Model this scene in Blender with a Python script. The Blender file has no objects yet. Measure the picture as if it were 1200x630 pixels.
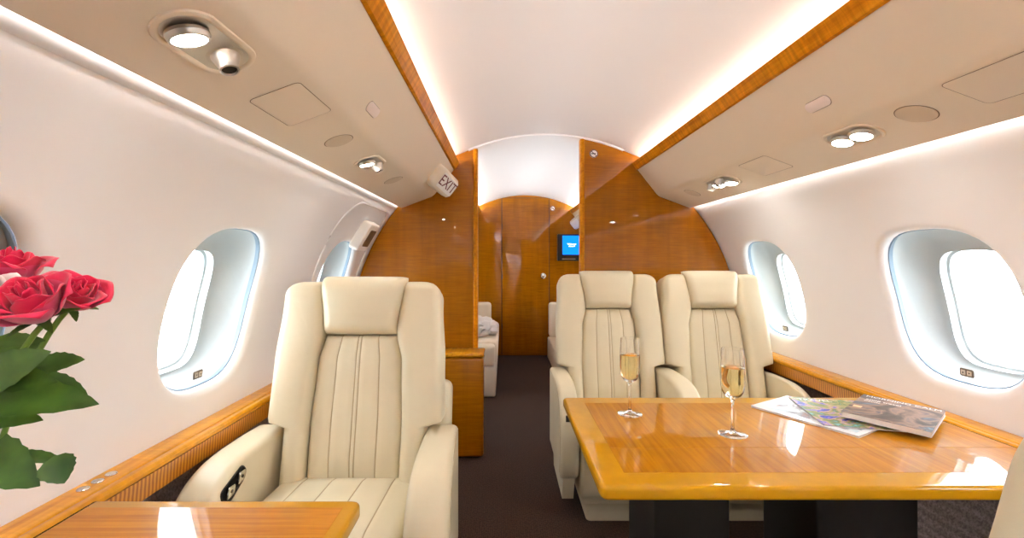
import bpy, bmesh, math, random
from mathutils import Vector, Matrix
random.seed(7)
PI = math.pi
SC = bpy.context.scene
COL = SC.collection
XC, ZC, R = 0.26, 0.70, 1.20      # cabin cross-section: centre line and radius
H = 1.15                          # eye height
Y_AFT, Y_BULK, Y_DOOR = -3.4, 2.80, 5.47

# ------------------------------------------------------------------ materials
def lin(c):
    c = c / 255.0
    return c / 12.92 if c <= 0.04045 else ((c + 0.055) / 1.055) ** 2.4
def srgb(r, g, b): return (lin(r), lin(g), lin(b), 1.0)

def new_mat(name):
    m = bpy.data.materials.new(name); m.use_nodes = True
    nt = m.node_tree
    for n in list(nt.nodes): nt.nodes.remove(n)
    out = nt.nodes.new('ShaderNodeOutputMaterial')
    return m, nt, out
def principled(name, col, rough=0.5, metal=0.0, coat=0.0, coat_rough=0.03, spec=0.5, sheen=0.0):
    m, nt, out = new_mat(name)
    p = nt.nodes.new('ShaderNodeBsdfPrincipled')
    p.inputs['Base Color'].default_value = col
    p.inputs['Roughness'].default_value = rough
    p.inputs['Metallic'].default_value = metal
    p.inputs['Coat Weight'].default_value = coat
    p.inputs['Coat Roughness'].default_value = coat_rough
    p.inputs['Specular IOR Level'].default_value = spec
    p.inputs['Sheen Weight'].default_value = sheen
    nt.links.new(p.outputs[0], out.inputs[0])
    return m, nt, p
def coords(nt, scale=(1, 1, 1), rot=(0, 0, 0), kind='Object'):
    tc = nt.nodes.new('ShaderNodeTexCoord')
    mp = nt.nodes.new('ShaderNodeMapping')
    mp.inputs['Scale'].default_value = scale
    mp.inputs['Rotation'].default_value = rot
    nt.links.new(tc.outputs[kind], mp.inputs['Vector'])
    return mp.outputs[0]
def noise(nt, vec, scale, detail=3, rough=0.5, dist=0.0):
    n = nt.nodes.new('ShaderNodeTexNoise')
    n.inputs['Scale'].default_value = scale; n.inputs['Detail'].default_value = detail
    n.inputs['Roughness'].default_value = rough; n.inputs['Distortion'].default_value = dist
    nt.links.new(vec, n.inputs['Vector'])
    return n.outputs['Fac']
def ramp(nt, fac, stops, interp='LINEAR'):
    r = nt.nodes.new('ShaderNodeValToRGB'); cr = r.color_ramp; cr.interpolation = interp
    while len(cr.elements) > 1: cr.elements.remove(cr.elements[-1])
    cr.elements[0].position = stops[0][0]; cr.elements[0].color = stops[0][1]
    for p, c in stops[1:]:
        e = cr.elements.new(p); e.color = c
    nt.links.new(fac, r.inputs[0])
    return r.outputs[0]
def mixc(nt, a, b, fac, mode='MIX'):
    m = nt.nodes.new('ShaderNodeMix'); m.data_type = 'RGBA'; m.blend_type = mode
    for sock, v in ((m.inputs[6], a), (m.inputs[7], b), (m.inputs[0], fac)):
        if isinstance(v, (int, float, tuple)): sock.default_value = v
        else: nt.links.new(v, sock)
    return m.outputs[2]
def bump(nt, p, fac, strength=0.1, dist=0.002):
    b = nt.nodes.new('ShaderNodeBump')
    b.inputs['Strength'].default_value = strength; b.inputs['Distance'].default_value = dist
    nt.links.new(fac, b.inputs['Height']); nt.links.new(b.outputs[0], p.inputs['Normal'])

def wood_mat(name, dark, mid, light, grain=(3, 3, 60), figure=(40, 40, 3), coat=1.0, rot=(0, 0, 0), figamt=0.25, rough=0.35, crough=0.02):
    m, nt, p = principled(name, mid, rough, coat=coat, coat_rough=crough, spec=0.05)
    p.inputs['Coat IOR'].default_value = 1.42
    v1 = coords(nt, grain, rot); v2 = coords(nt, figure, rot)
    n1 = noise(nt, v1, 1.0, 5, 0.6, 0.4)
    n2 = noise(nt, v2, 1.0, 3, 0.55, 0.6)
    c = ramp(nt, n1, [(0.28, dark), (0.5, mid), (0.72, light)])
    s = ramp(nt, n2, [(0.35, (1 - figamt,) * 3 + (1,)), (0.65, (1 + figamt * 0.4,) * 3 + (1,))])
    nt.links.new(mixc(nt, c, s, 1.0, 'MULTIPLY'), p.inputs['Base Color'])
    return m

def leather_mat(name, col):
    m, nt, p = principled(name, col, 0.42, spec=0.4)
    v = coords(nt)
    n = noise(nt, v, 420, 2)
    n2 = noise(nt, v, 9, 3)
    nt.links.new(mixc(nt, col, tuple(c * 0.9 for c in col[:3]) + (1,), n2), p.inputs['Base Color'])
    b1 = nt.nodes.new('ShaderNodeBump'); b1.inputs['Strength'].default_value = 0.22; b1.inputs['Distance'].default_value = 0.006
    nt.links.new(noise(nt, v, 16, 2, 0.4, 0.8), b1.inputs['Height'])
    b2 = nt.nodes.new('ShaderNodeBump'); b2.inputs['Strength'].default_value = 0.12; b2.inputs['Distance'].default_value = 0.001
    nt.links.new(n, b2.inputs['Height']); nt.links.new(b1.outputs[0], b2.inputs['Normal']); nt.links.new(b2.outputs[0], p.inputs['Normal'])
    return m

M = {}
M['leather'] = leather_mat('cream_leather', srgb(221, 210, 181))
M['seam'] = principled('leather_seam', srgb(180, 161, 126), 0.7)[0]
M['bulk_wood'] = wood_mat('figured_bulkhead_veneer', srgb(140, 80, 0), srgb(158, 93, 0), srgb(172, 106, 2), (6, 6, 110), (14, 14, 1.2), 1.0, figamt=0.16)
M['trim_wood'] = wood_mat('trim_veneer', srgb(186, 108, 8), srgb(208, 130, 14), srgb(224, 152, 28), (60, 4, 60), (6, 50, 6), 0.12, crough=0.3)
M['ledge_wood'] = wood_mat('ledge_veneer', srgb(190, 120, 10), srgb(214, 144, 20), srgb(228, 164, 36), (60, 3, 60), (5, 60, 5), 1.0, figamt=0.12)
M['table_wood'] = wood_mat('table_veneer', srgb(166, 100, 2), srgb(184, 119, 5), srgb(198, 134, 10), (70, 3.0, 20), (5, 9, 5), 0.85, rot=(0, 0, -0.45), figamt=0.08)
M['table_wood_cross'] = wood_mat('table_veneer_crosswise', srgb(170, 100, 6), srgb(194, 124, 11), srgb(208, 140, 20), (3, 80, 20), (9, 5, 5), 0.6, figamt=0.1)
M['band_wood'] = wood_mat('table_banding', srgb(190, 136, 10), srgb(197, 141, 12), srgb(204, 147, 15), (20, 20, 40), (6, 6, 6), 0.8, figamt=0.06)

def fluted_mat():
    m, nt, p = principled('fluted_fascia_veneer', srgb(196, 124, 44), 0.35, coat=0.8)
    v = coords(nt)
    w = nt.nodes.new('ShaderNodeTexWave'); w.bands_direction = 'Y'
    w.inputs['Scale'].default_value = 26; w.inputs['Distortion'].default_value = 1.2; w.inputs['Detail'].default_value = 2
    nt.links.new(v, w.inputs['Vector'])
    c = ramp(nt, w.outputs['Fac'], [(0.1, srgb(160, 90, 10)), (0.5, srgb(198, 122, 26)), (0.9, srgb(216, 146, 44))])
    nt.links.new(c, p.inputs['Base Color'])
    return m
M['fluted'] = fluted_mat()

def wall_mat(name, col, rough=0.6):
    m, nt, p = principled(name, col, rough, spec=0.3)
    v = coords(nt, (1, 0.35, 1))
    n = noise(nt, v, 45, 3)
    bump(nt, p, n, 0.08, 0.002)
    return m
M['wall'] = wall_mat('sidewall_fabric', srgb(229, 227, 228))
M['ceiling'] = wall_mat('headliner', srgb(237, 233, 233))
M['panel'] = principled('overhead_panel_cream', srgb(227, 212, 191), 0.5, spec=0.35)[0]
M['panel_line'] = principled('panel_gap', srgb(120, 98, 76), 0.8)[0]
M['sticker'] = principled('pale_orange_print', srgb(236, 186, 140), 0.5)[0]
M['stitch'] = principled('brown_thread', srgb(122, 98, 72), 0.8)[0]
M['seam_dark'] = principled('dark_joint', srgb(70, 34, 4), 0.6)[0]
M['grille'] = principled('speaker_cloth', srgb(206, 188, 164), 0.8)[0]
M['lens'] = principled('frosted_lens', srgb(236, 220, 212), 0.35)[0]
M['white_plastic'] = principled('white_plastic', srgb(238, 232, 226), 0.4)[0]
M['reveal'] = principled('window_reveal', srgb(176, 181, 182), 0.45)[0]
M['shade'] = principled('grey_shade', srgb(132, 126, 122), 0.6)[0]
M['gasket'] = principled('blue_grey_gasket', srgb(120, 140, 160), 0.4)[0]
M['plate'] = principled('taupe_plate', srgb(112, 100, 88), 0.4)[0]
M['ivory'] = principled('ivory_button', srgb(205, 195, 180), 0.4)[0]
M['metal'] = principled('brushed_steel', srgb(196, 188, 178), 0.32, 0.85)[0]
M['chrome'] = principled('chrome', srgb(215, 212, 206), 0.12, 1.0)[0]
M['dark_metal'] = principled('dark_metal', srgb(60, 56, 52), 0.35, 0.8)[0]
M['black'] = principled('black_plastic', srgb(18, 18, 20), 0.3)[0]
M['pedestal'] = principled('black_pedestal', srgb(20, 15, 13), 0.55)[0]
M['brown_inset'] = principled('brown_inset', srgb(112, 84, 58), 0.5)[0]
M['red_ink'] = principled('dark_red_ink', srgb(110, 34, 40), 0.5)[0]
M['red_sign'] = principled('red_sign_ink', srgb(84, 26, 28), 0.5)[0]
M['black_ink'] = principled('black_ink', srgb(30, 28, 28), 0.5)[0]
M['white_ink'] = principled('white_ink', srgb(240, 238, 234), 0.5)[0]
M['paper'] = principled('page_edges', srgb(214, 206, 200), 0.6)[0]
M['white_paper'] = principled('white_cover', srgb(224, 224, 226), 0.25, coat=0.4)[0]
M['divan'] = principled('pale_divan_leather', srgb(226, 212, 190), 0.5)[0]

def carpet_mat(name, a, b):
    m, nt, p = principled(name, a, 0.95, spec=0.1, sheen=0.1)
    v = coords(nt, (1, 1, 1))
    n = noise(nt, v, 130, 3, 0.7)
    w = nt.nodes.new('ShaderNodeTexWave'); w.bands_direction = 'X'; w.inputs['Scale'].default_value = 34
    w.inputs['Distortion'].default_value = 0.6
    nt.links.new(v, w.inputs['Vector'])
    c = mixc(nt, ramp(nt, n, [(0.40, a), (0.60, b)]), ramp(nt, w.outputs['Fac'], [(0, (0.8, 0.8, 0.8, 1)), (1, (1.1, 1.1, 1.1, 1))]), 1.0, 'MULTIPLY')
    nt.links.new(c, p.inputs['Base Color'])
    bump(nt, p, n, 0.6, 0.004)
    return m
M['carpet'] = carpet_mat('brown_carpet', srgb(44, 26, 15), srgb(70, 47, 33))
M['dado'] = carpet_mat('grey_dado_fabric', srgb(120, 106, 106), srgb(154, 140, 138))

def emit(name, col, s):
    m, nt, out = new_mat(name)
    e = nt.nodes.new('ShaderNodeEmission'); e.inputs[0].default_value = col; e.inputs[1].default_value = s
    nt.links.new(e.outputs[0], out.inputs[0]); return m
COVE = (0.88, 0.955, 1.0, 1)
M['cove_led'] = emit('cove_led', (1.0, 0.92, 0.89, 1), 9.0)
M['aft_fill_led'] = emit('aft_cove_fill_led', COVE, 110.0)  # unseen run behind the camera, boosted as fill to brighten seats and walls
M['aft_wash_fill_led'] = emit('aft_wall_wash_fill_led', (1.0, 0.96, 0.94, 1), 50.0)  # unseen wash run, boosted as extra fill light
M['front_led'] = emit('front_cove_led', COVE, 22.0)
M['wash_led'] = emit('wall_wash_led', (1.0, 0.96, 0.94, 1), 14.0)
M['lamp'] = emit('reading_lamp', (1.0, 0.97, 0.92, 1), 45.0)
M['screen'] = emit('blue_screen', srgb(10, 92, 235), 1.0)
M['screen_text'] = emit('screen_text', (0.85, 0.95, 1, 1), 1.1)

def clear_mat(name, tint=(1, 1, 1, 1), ior=1.45, rough=0.0, edge=1.0):
    m, nt, out = new_mat(name)
    t = nt.nodes.new('ShaderNodeBsdfTransparent'); t.inputs[0].default_value = tint
    g = nt.nodes.new('ShaderNodeBsdfGlossy'); g.inputs['Roughness'].default_value = rough
    # Schlick reflectance from the facing angle, the same from either side of a thin pane
    f0 = ((ior - 1) / (ior + 1)) ** 2
    lw = nt.nodes.new('ShaderNodeLayerWeight'); lw.inputs[0].default_value = 0.5
    pw = nt.nodes.new('ShaderNodeMath'); pw.operation = 'POWER'; pw.inputs[1].default_value = 5.0
    nt.links.new(lw.outputs['Facing'], pw.inputs[0])
    f = nt.nodes.new('ShaderNodeMath'); f.operation = 'MULTIPLY_ADD'; f.inputs[1].default_value = edge * (1 - f0); f.inputs[2].default_value = f0
    nt.links.new(pw.outputs[0], f.inputs[0])
    mx = nt.nodes.new('ShaderNodeMixShader')
    nt.links.new(f.outputs[0], mx.inputs[0]); nt.links.new(t.outputs[0], mx.inputs[1]); nt.links.new(g.outputs[0], mx.inputs[2])
    nt.links.new(mx.outputs[0], out.inputs[0]); return m
M['glass'] = clear_mat('window_acrylic', (0.97, 0.985, 0.99, 1), 1.3, 0.0, 0.35)
def crystal_mat():
    m, nt, p = principled('flute_crystal', (1, 1, 1, 1), 0.0)
    p.inputs['Transmission Weight'].default_value = 1.0; p.inputs['IOR'].default_value = 1.45
    return m
M['flute_glass'] = crystal_mat()
def wine_mat():
    m, nt, p = principled('champagne', (0.98, 0.86, 0.50, 1), 0.0)
    p.inputs['Transmission Weight'].default_value = 1.0; p.inputs['IOR'].default_value = 1.33
    return m
M['wine'] = wine_mat()

def petal_mat(name, a, b):
    m, nt, p = principled(name, a, 0.45, spec=0.3)
    v = coords(nt); n = noise(nt, v, 30, 3)
    lw = nt.nodes.new('ShaderNodeLayerWeight'); lw.inputs[0].default_value = 0.35
    c = ramp(nt, n, [(0.3, a), (0.7, b)])
    nt.links.new(c, p.inputs['Base Color'])
    p.inputs['Sheen Weight'].default_value = 0.3
    p.inputs['Subsurface Weight'].default_value = 0.0
    return m
M['petal'] = petal_mat('rose_petal', srgb(196, 8, 54), srgb(222, 28, 82))
M['petal_pink'] = petal_mat('rose_petal_underside', srgb(204, 38, 88), srgb(226, 90, 136))
M['petal_white'] = petal_mat('white_petal', srgb(235, 225, 222), srgb(245, 240, 238))
def leaf_mat():
    m, nt, p = principled('rose_leaf', srgb(54, 92, 30), 0.38, spec=0.4)
    v = coords(nt); n = noise(nt, v, 22, 3)
    nt.links.new(ramp(nt, n, [(0.3, srgb(38, 70, 22)), (0.7, srgb(78, 112, 40))]), p.inputs['Base Color'])
    return m
M['leaf'] = leaf_mat()
M['stem'] = principled('rose_stem', srgb(96, 128, 46), 0.5)[0]
M['vase_glass'] = clear_mat('vase_glass', (0.93, 0.96, 0.97, 1), 1.5)

def cover_mat(name, stops, scale, stretch=(1, 1, 1), dist=1.5):
    m, nt, p = principled(name, stops[0][1], 0.42, coat=0.0, spec=0.25)
    v = coords(nt, stretch)
    n = noise(nt, v, scale, 4, 0.55, dist)
    nt.links.new(ramp(nt, n, stops), p.inputs['Base Color'])
    return m
M['cover_coast'] = cover_mat('coast_cover', [(0.30, srgb(120, 190, 205)), (0.40, srgb(96, 118, 70)), (0.47, srgb(150, 150, 96)), (0.53, srgb(200, 160, 140)), (0.58, srgb(60, 80, 200)), (0.68, srgb(90, 80, 70))], 14)
M['cover_grey'] = cover_mat('grey_portrait_cover', [(0.30, srgb(52, 46, 44)), (0.44, srgb(92, 80, 74)), (0.52, srgb(150, 122, 106)), (0.60, srgb(84, 84, 92)), (0.72, srgb(120, 160, 178))], 7)
M['cover_pale'] = cover_mat('pale_picture_print', [(0.3, srgb(128, 168, 182)), (0.46, srgb(190, 196, 198)), (0.56, srgb(120, 120, 126)), (0.68, srgb(140, 84, 60))], 10)
M['blanket'] = principled('white_silver_throw', srgb(212, 206, 202), 0.45, sheen=0.4)[0]
M['concrete'] = principled('pale_apron_concrete', srgb(205, 212, 210), 0.9)[0]

# ------------------------------------------------------------------ mesh helpers
def link(name, bm, mats, parent=None, smooth=40, merge=0.0):
    if merge: bmesh.ops.remove_doubles(bm, verts=bm.verts, dist=merge)
    bmesh.ops.recalc_face_normals(bm, faces=bm.faces)
    me = bpy.data.meshes.new(name); bm.to_mesh(me); bm.free()
    for m in (mats if isinstance(mats, (list, tuple)) else [mats]): me.materials.append(m)
    if smooth:
        for p in me.polygons: p.use_smooth = True
        me.set_sharp_from_angle(angle=math.radians(smooth))
    o = bpy.data.objects.new(name, me); COL.objects.link(o)
    if parent is not None: o.parent = parent
    return o
def thing(name, label, cat, loc=(0, 0, 0), rotz=0, group=None):
    o = bpy.data.objects.new(name, None); o.empty_display_size = 0.05; COL.objects.link(o)
    o.location = loc; o.rotation_euler = (0, 0, rotz); o['label'] = label; o['category'] = cat
    if group: o['group'] = group
    return o
def tag(o, label, cat, group=None):
    o['label'] = label; o['category'] = cat
    if group: o['group'] = group
    return o
def structure(o, label=None):
    o['kind'] = 'structure'
    if label: o['label'] = label
    return o

def loft(bm, rings, closed=True, cap0=False, cap1=False, mat=0):
    vs = [[bm.verts.new(p) for p in r] for r in rings]
    n = len(vs[0])
    for i in range(len(vs) - 1):
        for j in range(n if closed else n - 1):
            k = (j + 1) % n
            f = bm.faces.new((vs[i][j], vs[i][k], vs[i + 1][k], vs[i + 1][j])); f.material_index = mat
    if cap0: bm.faces.new(vs[0]).material_index = mat
    if cap1: bm.faces.new(list(reversed(vs[-1]))).material_index = mat
    return vs
def inset(poly, d):
    n = len(poly); out = []
    area = sum(poly[i][0] * poly[(i + 1) % n][1] - poly[(i + 1) % n][0] * poly[i][1] for i in range(n))
    s = 1 if area > 0 else -1
    for i in range(n):
        a, b, c = poly[i - 1], poly[i], poly[(i + 1) % n]
        e1 = Vector((b[0] - a[0], b[1] - a[1])); e2 = Vector((c[0] - b[0], c[1] - b[1]))
        if e1.length < 1e-9: e1 = e2
        if e2.length < 1e-9: e2 = e1
        n1 = Vector((-e1.y, e1.x)).normalized() * s; n2 = Vector((-e2.y, e2.x)).normalized() * s
        m = n1 + n2
        if m.length < 1e-6: m = n1
        m.normalize(); k = 1 / max(0.4, m.dot(n1))
        out.append((b[0] + m.x * d * k, b[1] + m.y * d * k))
    return out
def slab(bm, poly, w0, w1, r, frame, steps=4, mat=0, bottom_round=True):
    """a 2-D outline given thickness w0..w1 with edges rounded by r"""
    rings = []
    if bottom_round and r > 0:
        for i in range(steps + 1):
            a = PI / 2 * i / steps
            rings.append([frame(p[0], p[1], w0 + r - r * math.sin(a)) for p in inset(poly, r - r * math.cos(a))][::1])
        rings = rings[::-1]
    else:
        rings.append([frame(p[0], p[1], w0) for p in poly])
    if r > 0:
        for i in range(steps + 1):
            a = PI / 2 * i / steps
            rings.append([frame(p[0], p[1], w1 - r + r * math.sin(a)) for p in inset(poly, r - r * math.cos(a))])
    else:
        rings.append([frame(p[0], p[1], w1) for p in poly])
    loft(bm, rings, True, True, True, mat)
def rrect(x0, x1, y0, y1, r, n=6):
    pts = []
    for cx, cy, a0 in ((x1 - r, y1 - r, 0), (x0 + r, y1 - r, PI / 2), (x0 + r, y0 + r, PI), (x1 - r, y0 + r, 1.5 * PI)):
        for i in range(n + 1):
            a = a0 + PI / 2 * i / n
            pts.append((cx + r * math.cos(a), cy + r * math.sin(a)))
    return pts
def round_poly(pts, r, n=5):
    """round every corner of a polygon; r may be a list"""
    out = []; N = len(pts)
    for i in range(N):
        a, b, c = Vector(pts[i - 1]), Vector(pts[i]), Vector(pts[(i + 1) % N])
        rr = r[i] if isinstance(r, (list, tuple)) else r
        if rr <= 0: out.append(tuple(b)); continue
        d1 = (a - b); d2 = (c - b); l = min(rr, d1.length * 0.49, d2.length * 0.49)
        p1 = b + d1.normalized() * l; p2 = b + d2.normalized() * l
        for k in range(n + 1):
            t = k / n
            q = p1 * (1 - t) ** 2 + b * 2 * t * (1 - t) + p2 * t * t
            out.append((q.x, q.y))
    return out
def oval(a, b, n=28, stad=0.0):
    """ellipse, or a stadium elongated by stad along the second axis"""
    pts = []
    for i in range(n):
        t = 2 * PI * i / n
        c, s = math.cos(t), math.sin(t)
        pts.append((a * c, b * s + (stad if s > 0 else -stad if s < 0 else 0)))
    return pts
def box(bm, x0, x1, y0, y1, z0, z1, r=0.0, mat=0):
    if r > 0:
        slab(bm, rrect(x0, x1, y0, y1, r, 3), z0, z1, r * 0.9, lambda a, b, w: Vector((a, b, w)), 3, mat)
    else:
        slab(bm, [(x0, y0), (x1, y0), (x1, y1), (x0, y1)], z0, z1, 0, lambda a, b, w: Vector((a, b, w)), 1, mat)
def tube(bm, pts, r, n=8, mat=0, r1=None):
    pts = [Vector(p) for p in pts]; rings = []
    for i, p in enumerate(pts):
        d = (pts[min(i + 1, len(pts) - 1)] - pts[max(i - 1, 0)]).normalized()
        up = Vector((0, 0, 1)) if abs(d.z) < 0.9 else Vector((1, 0, 0))
        u = d.cross(up).normalized(); v = d.cross(u)
        rr = r if r1 is None else r + (r1 - r) * i / (len(pts) - 1)
        rings.append([p + u * rr * math.cos(2 * PI * k / n) + v * rr * math.sin(2 * PI * k / n) for k in range(n)])
    loft(bm, rings, True, True, True, mat)
def lathe(bm, prof, n=32, origin=(0, 0, 0), mat=0, cap0=False, cap1=False, frame=None):
    o = Vector(origin)
    fr = frame or (lambda x, y, z: o + Vector((x, y, z)))
    loft(bm, [[fr(r * math.cos(2 * PI * k / n), r * math.sin(2 * PI * k / n), z) for k in range(n)] for r, z in prof], True, cap0, cap1, mat)
def text_mesh(name, body, size, mat, M4, parent=None, depth=0.0004, align='CENTER'):
    cu = bpy.data.curves.new(name, 'FONT'); cu.body = body; cu.size = size; cu.extrude = depth
    cu.align_x = align; cu.align_y = 'CENTER'
    t = bpy.data.objects.new(name + '_tmp', cu); COL.objects.link(t)
    dg = bpy.context.evaluated_depsgraph_get()
    me = bpy.data.meshes.new_from_object(t.evaluated_get(dg))
    bpy.data.objects.remove(t); bpy.data.curves.remove(cu)
    me.transform(M4); me.name = name
    me.materials.clear(); me.materials.append(mat)
    o = bpy.data.objects.new(name, me); COL.objects.link(o)
    if parent is not None: o.parent = parent
    return o
def basis(o, ex, ey, ez):
    m = Matrix.Identity(4)
    for i, v in enumerate((ex, ey, ez)):
        for j in range(3): m[j][i] = v[j]
    for j in range(3): m[j][3] = o[j]
    return m

# ------------------------------------------------------------------ cabin shell
def wall_pt(side, y, s, depth=0.0):
    th = s / R; r = R + depth
    return Vector((XC + side * r * math.cos(th), y, ZC + r * math.sin(th)))
S_BOT, S_TOP = R * math.radians(-4.6), R * math.radians(57.0)
WIN_S, WIN_HH, WIN_HW, WIN_N = R * math.radians(14.5), 0.253, 0.212, 2.9
CELL_S0, CELL_S1, CELL_HW = WIN_S - 0.325, WIN_S + 0.325, 0.29
NS, NM = 14, 12        # divisions of a window cell
def se(t, hw, hh, n):
    c, s = math.cos(t), math.sin(t)
    return (hw * math.copysign(abs(c) ** (2 / n), c), hh * math.copysign(abs(s) ** (2 / n), s))
def win_outline(N, hw, hh, n=WIN_N):
    return [se(2 * PI * i / N, hw, hh, n) for i in range(N)]
def cell_perimeter(hw, hh):
    """rectangle perimeter points with their directions, counter-clockwise"""
    P = []
    for i in range(NS): P.append((hw, -hh + 2 * hh * i / NS))
    for i in range(NM): P.append((hw - 2 * hw * i / NM, hh))
    for i in range(NS): P.append((-hw, hh - 2 * hh * i / NS))
    for i in range(NM): P.append((-hw + 2 * hw * i / NM, -hh))
    return P
def se_dir(dx, dy, hw, hh, n=WIN_N):
    k = (abs(dx / hw) ** n + abs(dy / hh) ** n) ** (-1 / n)
    return (dx * k, dy * k)

def build_wall(side, wins, y0, y1):
    bm = bmesh.new()
    hh = (CELL_S1 - CELL_S0) / 2; sc = (CELL_S0 + CELL_S1) / 2
    s_cell = [CELL_S0 + (CELL_S1 - CELL_S0) * i / NS for i in range(NS + 1)]
    s_low = [S_BOT + (CELL_S0 - S_BOT) * i / 6 for i in range(7)]
    s_up = [CELL_S1 + (S_TOP - CELL_S1) * i / 16 for i in range(17)]
    def grid(ys, ss):
        loft(bm, [[wall_pt(side, y, s) for s in ss] for y in ys], False)
    xs = [y0]
    for w in wins: xs += [w - CELL_HW, w + CELL_HW]
    xs.append(y1)
    for i in range(len(xs) - 1):
        a, b = xs[i], xs[i + 1]
        if b - a < 1e-4: continue
        m = NM if i % 2 else max(1, int((b - a) / 0.06))
        ys = [a + (b - a) * k / m for k in range(m + 1)]
        grid(ys, s_low); grid(ys, s_up)
        if i % 2 == 0: grid(ys, s_cell)
    # top flange closing against the headliner
    loft(bm, [[wall_pt(side, y, S_TOP, d) for d in (0, 0.058)] for y in (y0, y1)], False)
    for w in wins:
        per = cell_perimeter(CELL_HW, hh)
        rings = []
        for t in (0, 0.25, 0.5, 0.75, 0.92):
            ring = []
            for px, py in per:
                ex, ey = se_dir(px, py, WIN_HW + 0.03, WIN_HH + 0.03)
                ring.append(wall_pt(side, w + px + (ex - px) * t / 0.92, sc + py + (ey - py) * t / 0.92))
            rings.append(ring)
        for k in range(1, 8):                       # soft rounded lip turning outward
            a = PI / 2 * k / 7
            hw = WIN_HW + 0.03 - 0.03 * math.sin(a); hv = WIN_HH + 0.03 - 0.03 * math.sin(a)
            rings.append([wall_pt(side, w + se_dir(px, py, hw, hv)[0], sc + se_dir(px, py, hw, hv)[1], 0.026 * (1 - math.cos(a))) for px, py in per])
        loft(bm, rings, True)
    return bm

LEFT_WINS = [-2.8, -2.0, -1.22, -0.42, 0.63, 1.44, 2.40]  # windows aft of the camera are unseen, added for more daylight
RIGHT_WINS = [-2.8, -2.0, -1.22, -0.45, 0.50, 1.46, 2.40]  # same added aft windows on this side
structure(link('wall_left', build_wall(-1, LEFT_WINS, Y_AFT, Y_BULK), M['wall'], merge=0.0004, smooth=60))
structure(link('wall_right', build_wall(1, RIGHT_WINS, Y_AFT, Y_BULK), M['wall'], merge=0.0004, smooth=60))
def plain_wall(side, y0, y1, a0, a1):
    bm = bmesh.new()
    loft(bm, [[wall_pt(side, y, R * math.radians(a0 + (a1 - a0) * i / 24)) for i in range(25)] for y in (y0, y1)], False)
    return bm
FRONT_WINS = [3.30, 4.10, 4.90]  # hidden from view, added so daylight brightens the forward section
structure(link('wall_left_front', build_wall(-1, FRONT_WINS, Y_BULK, Y_DOOR), M['wall'], merge=0.0004, smooth=60))
structure(link('wall_right_front', build_wall(1, FRONT_WINS, Y_BULK, Y_DOOR), M['wall'], merge=0.0004, smooth=60))
structure(link('wall_left_lower', plain_wall(-1, Y_AFT, Y_DOOR, -36, -4.4), M['dado']))
structure(link('wall_right_lower', plain_wall(1, Y_AFT, Y_DOOR, -36, -4.4), M['dado']))

# headliner
bm = bmesh.new()
RC = 1.222
def ceil_z(h):
    h = abs(h)
    if h <= 0.50: return ZC + math.sqrt(RC * RC - h * h)
    z5 = ZC + math.sqrt(RC * RC - 0.25)
    return z5 - (h - 0.50) * 0.42 + 0.30 * (h - 0.50) ** 2
chs = [-0.684 + 1.368 * i / 56 for i in range(57)]
cpts = [(-0.705, 1.70)] + [(h, ceil_z(h)) for h in chs] + [(0.705, 1.70)]
loft(bm, [[Vector((XC + h, y, z)) for h, z in cpts] for y in (Y_AFT, 0.6, Y_BULK, Y_DOOR)], False)
structure(link('ceiling', bm, M['ceiling'], smooth=80))
# floor
bm = bmesh.new()
hf = math.sqrt(R * R - ZC * ZC)
loft(bm, [[Vector((XC - hf, y, 0)), Vector((XC + hf, y, 0))] for y in (Y_AFT, Y_DOOR)], False)
structure(link('floor', bm, M['carpet']))
def disc(y, half_lo=None):
    pts = []
    a0 = math.asin(-ZC / R)
    rr = R + 0.07
    for i in range(61):
        a = a0 + (PI - 2 * a0) * i / 60
        pts.append((XC + rr * math.cos(a), ZC + rr * math.sin(a)))
    return pts
bm = bmesh.new()
slab(bm, disc(0), Y_AFT - 0.04, Y_AFT, 0, lambda a, b, w: Vector((a, w, b)))
structure(link('wall_back', bm, M['wall']))
bm = bmesh.new()
slab(bm, disc(0), Y_DOOR, Y_DOOR + 0.04, 0, lambda a, b, w: Vector((a, w, b)))
structure(link('wall_front', bm, M['bulk_wood']))
# slim joint arch across the headliner between the two cabin sections
bm = bmesh.new()
for rr0, rr1 in ((1.212, 1.221),):
    ang = [math.radians(-23 + 46 * i / 40) for i in range(41)]
    loft(bm, [[Vector((XC + r * math.sin(a), y, ZC + r * math.cos(a))) for a in ang] for r, y in ((rr1, 2.78), (rr0, 2.785), (rr0, 2.845), (rr1, 2.85))], False)
structure(link('trim_1', bm, M['ceiling']))

# slim moulding along the top of the sidewall
for n_, side in ((2, -1),):
    bm = bmesh.new()
    sA, sB = R * math.radians(39.15), R * math.radians(41.5)
    loft(bm, [[wall_pt(side, y, s_, d_) for s_, d_ in ((sA, 0.0005), (sA, -0.002), (sA + 0.002, -0.0035), (sB, -0.0035), (sB, 0.0005))] for y in (Y_AFT, Y_BULK)], True, True, True)
    structure(link('trim_%d' % n_, bm, M['wall']))
# ground outside
bm = bmesh.new(); loft(bm, [[Vector((-60, -60, -2.2)), Vector((60, -60, -2.2))], [Vector((-60, 60, -2.2)), Vector((60, 60, -2.2))]], False)
structure(link('ground', bm, M['concrete']))

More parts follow.
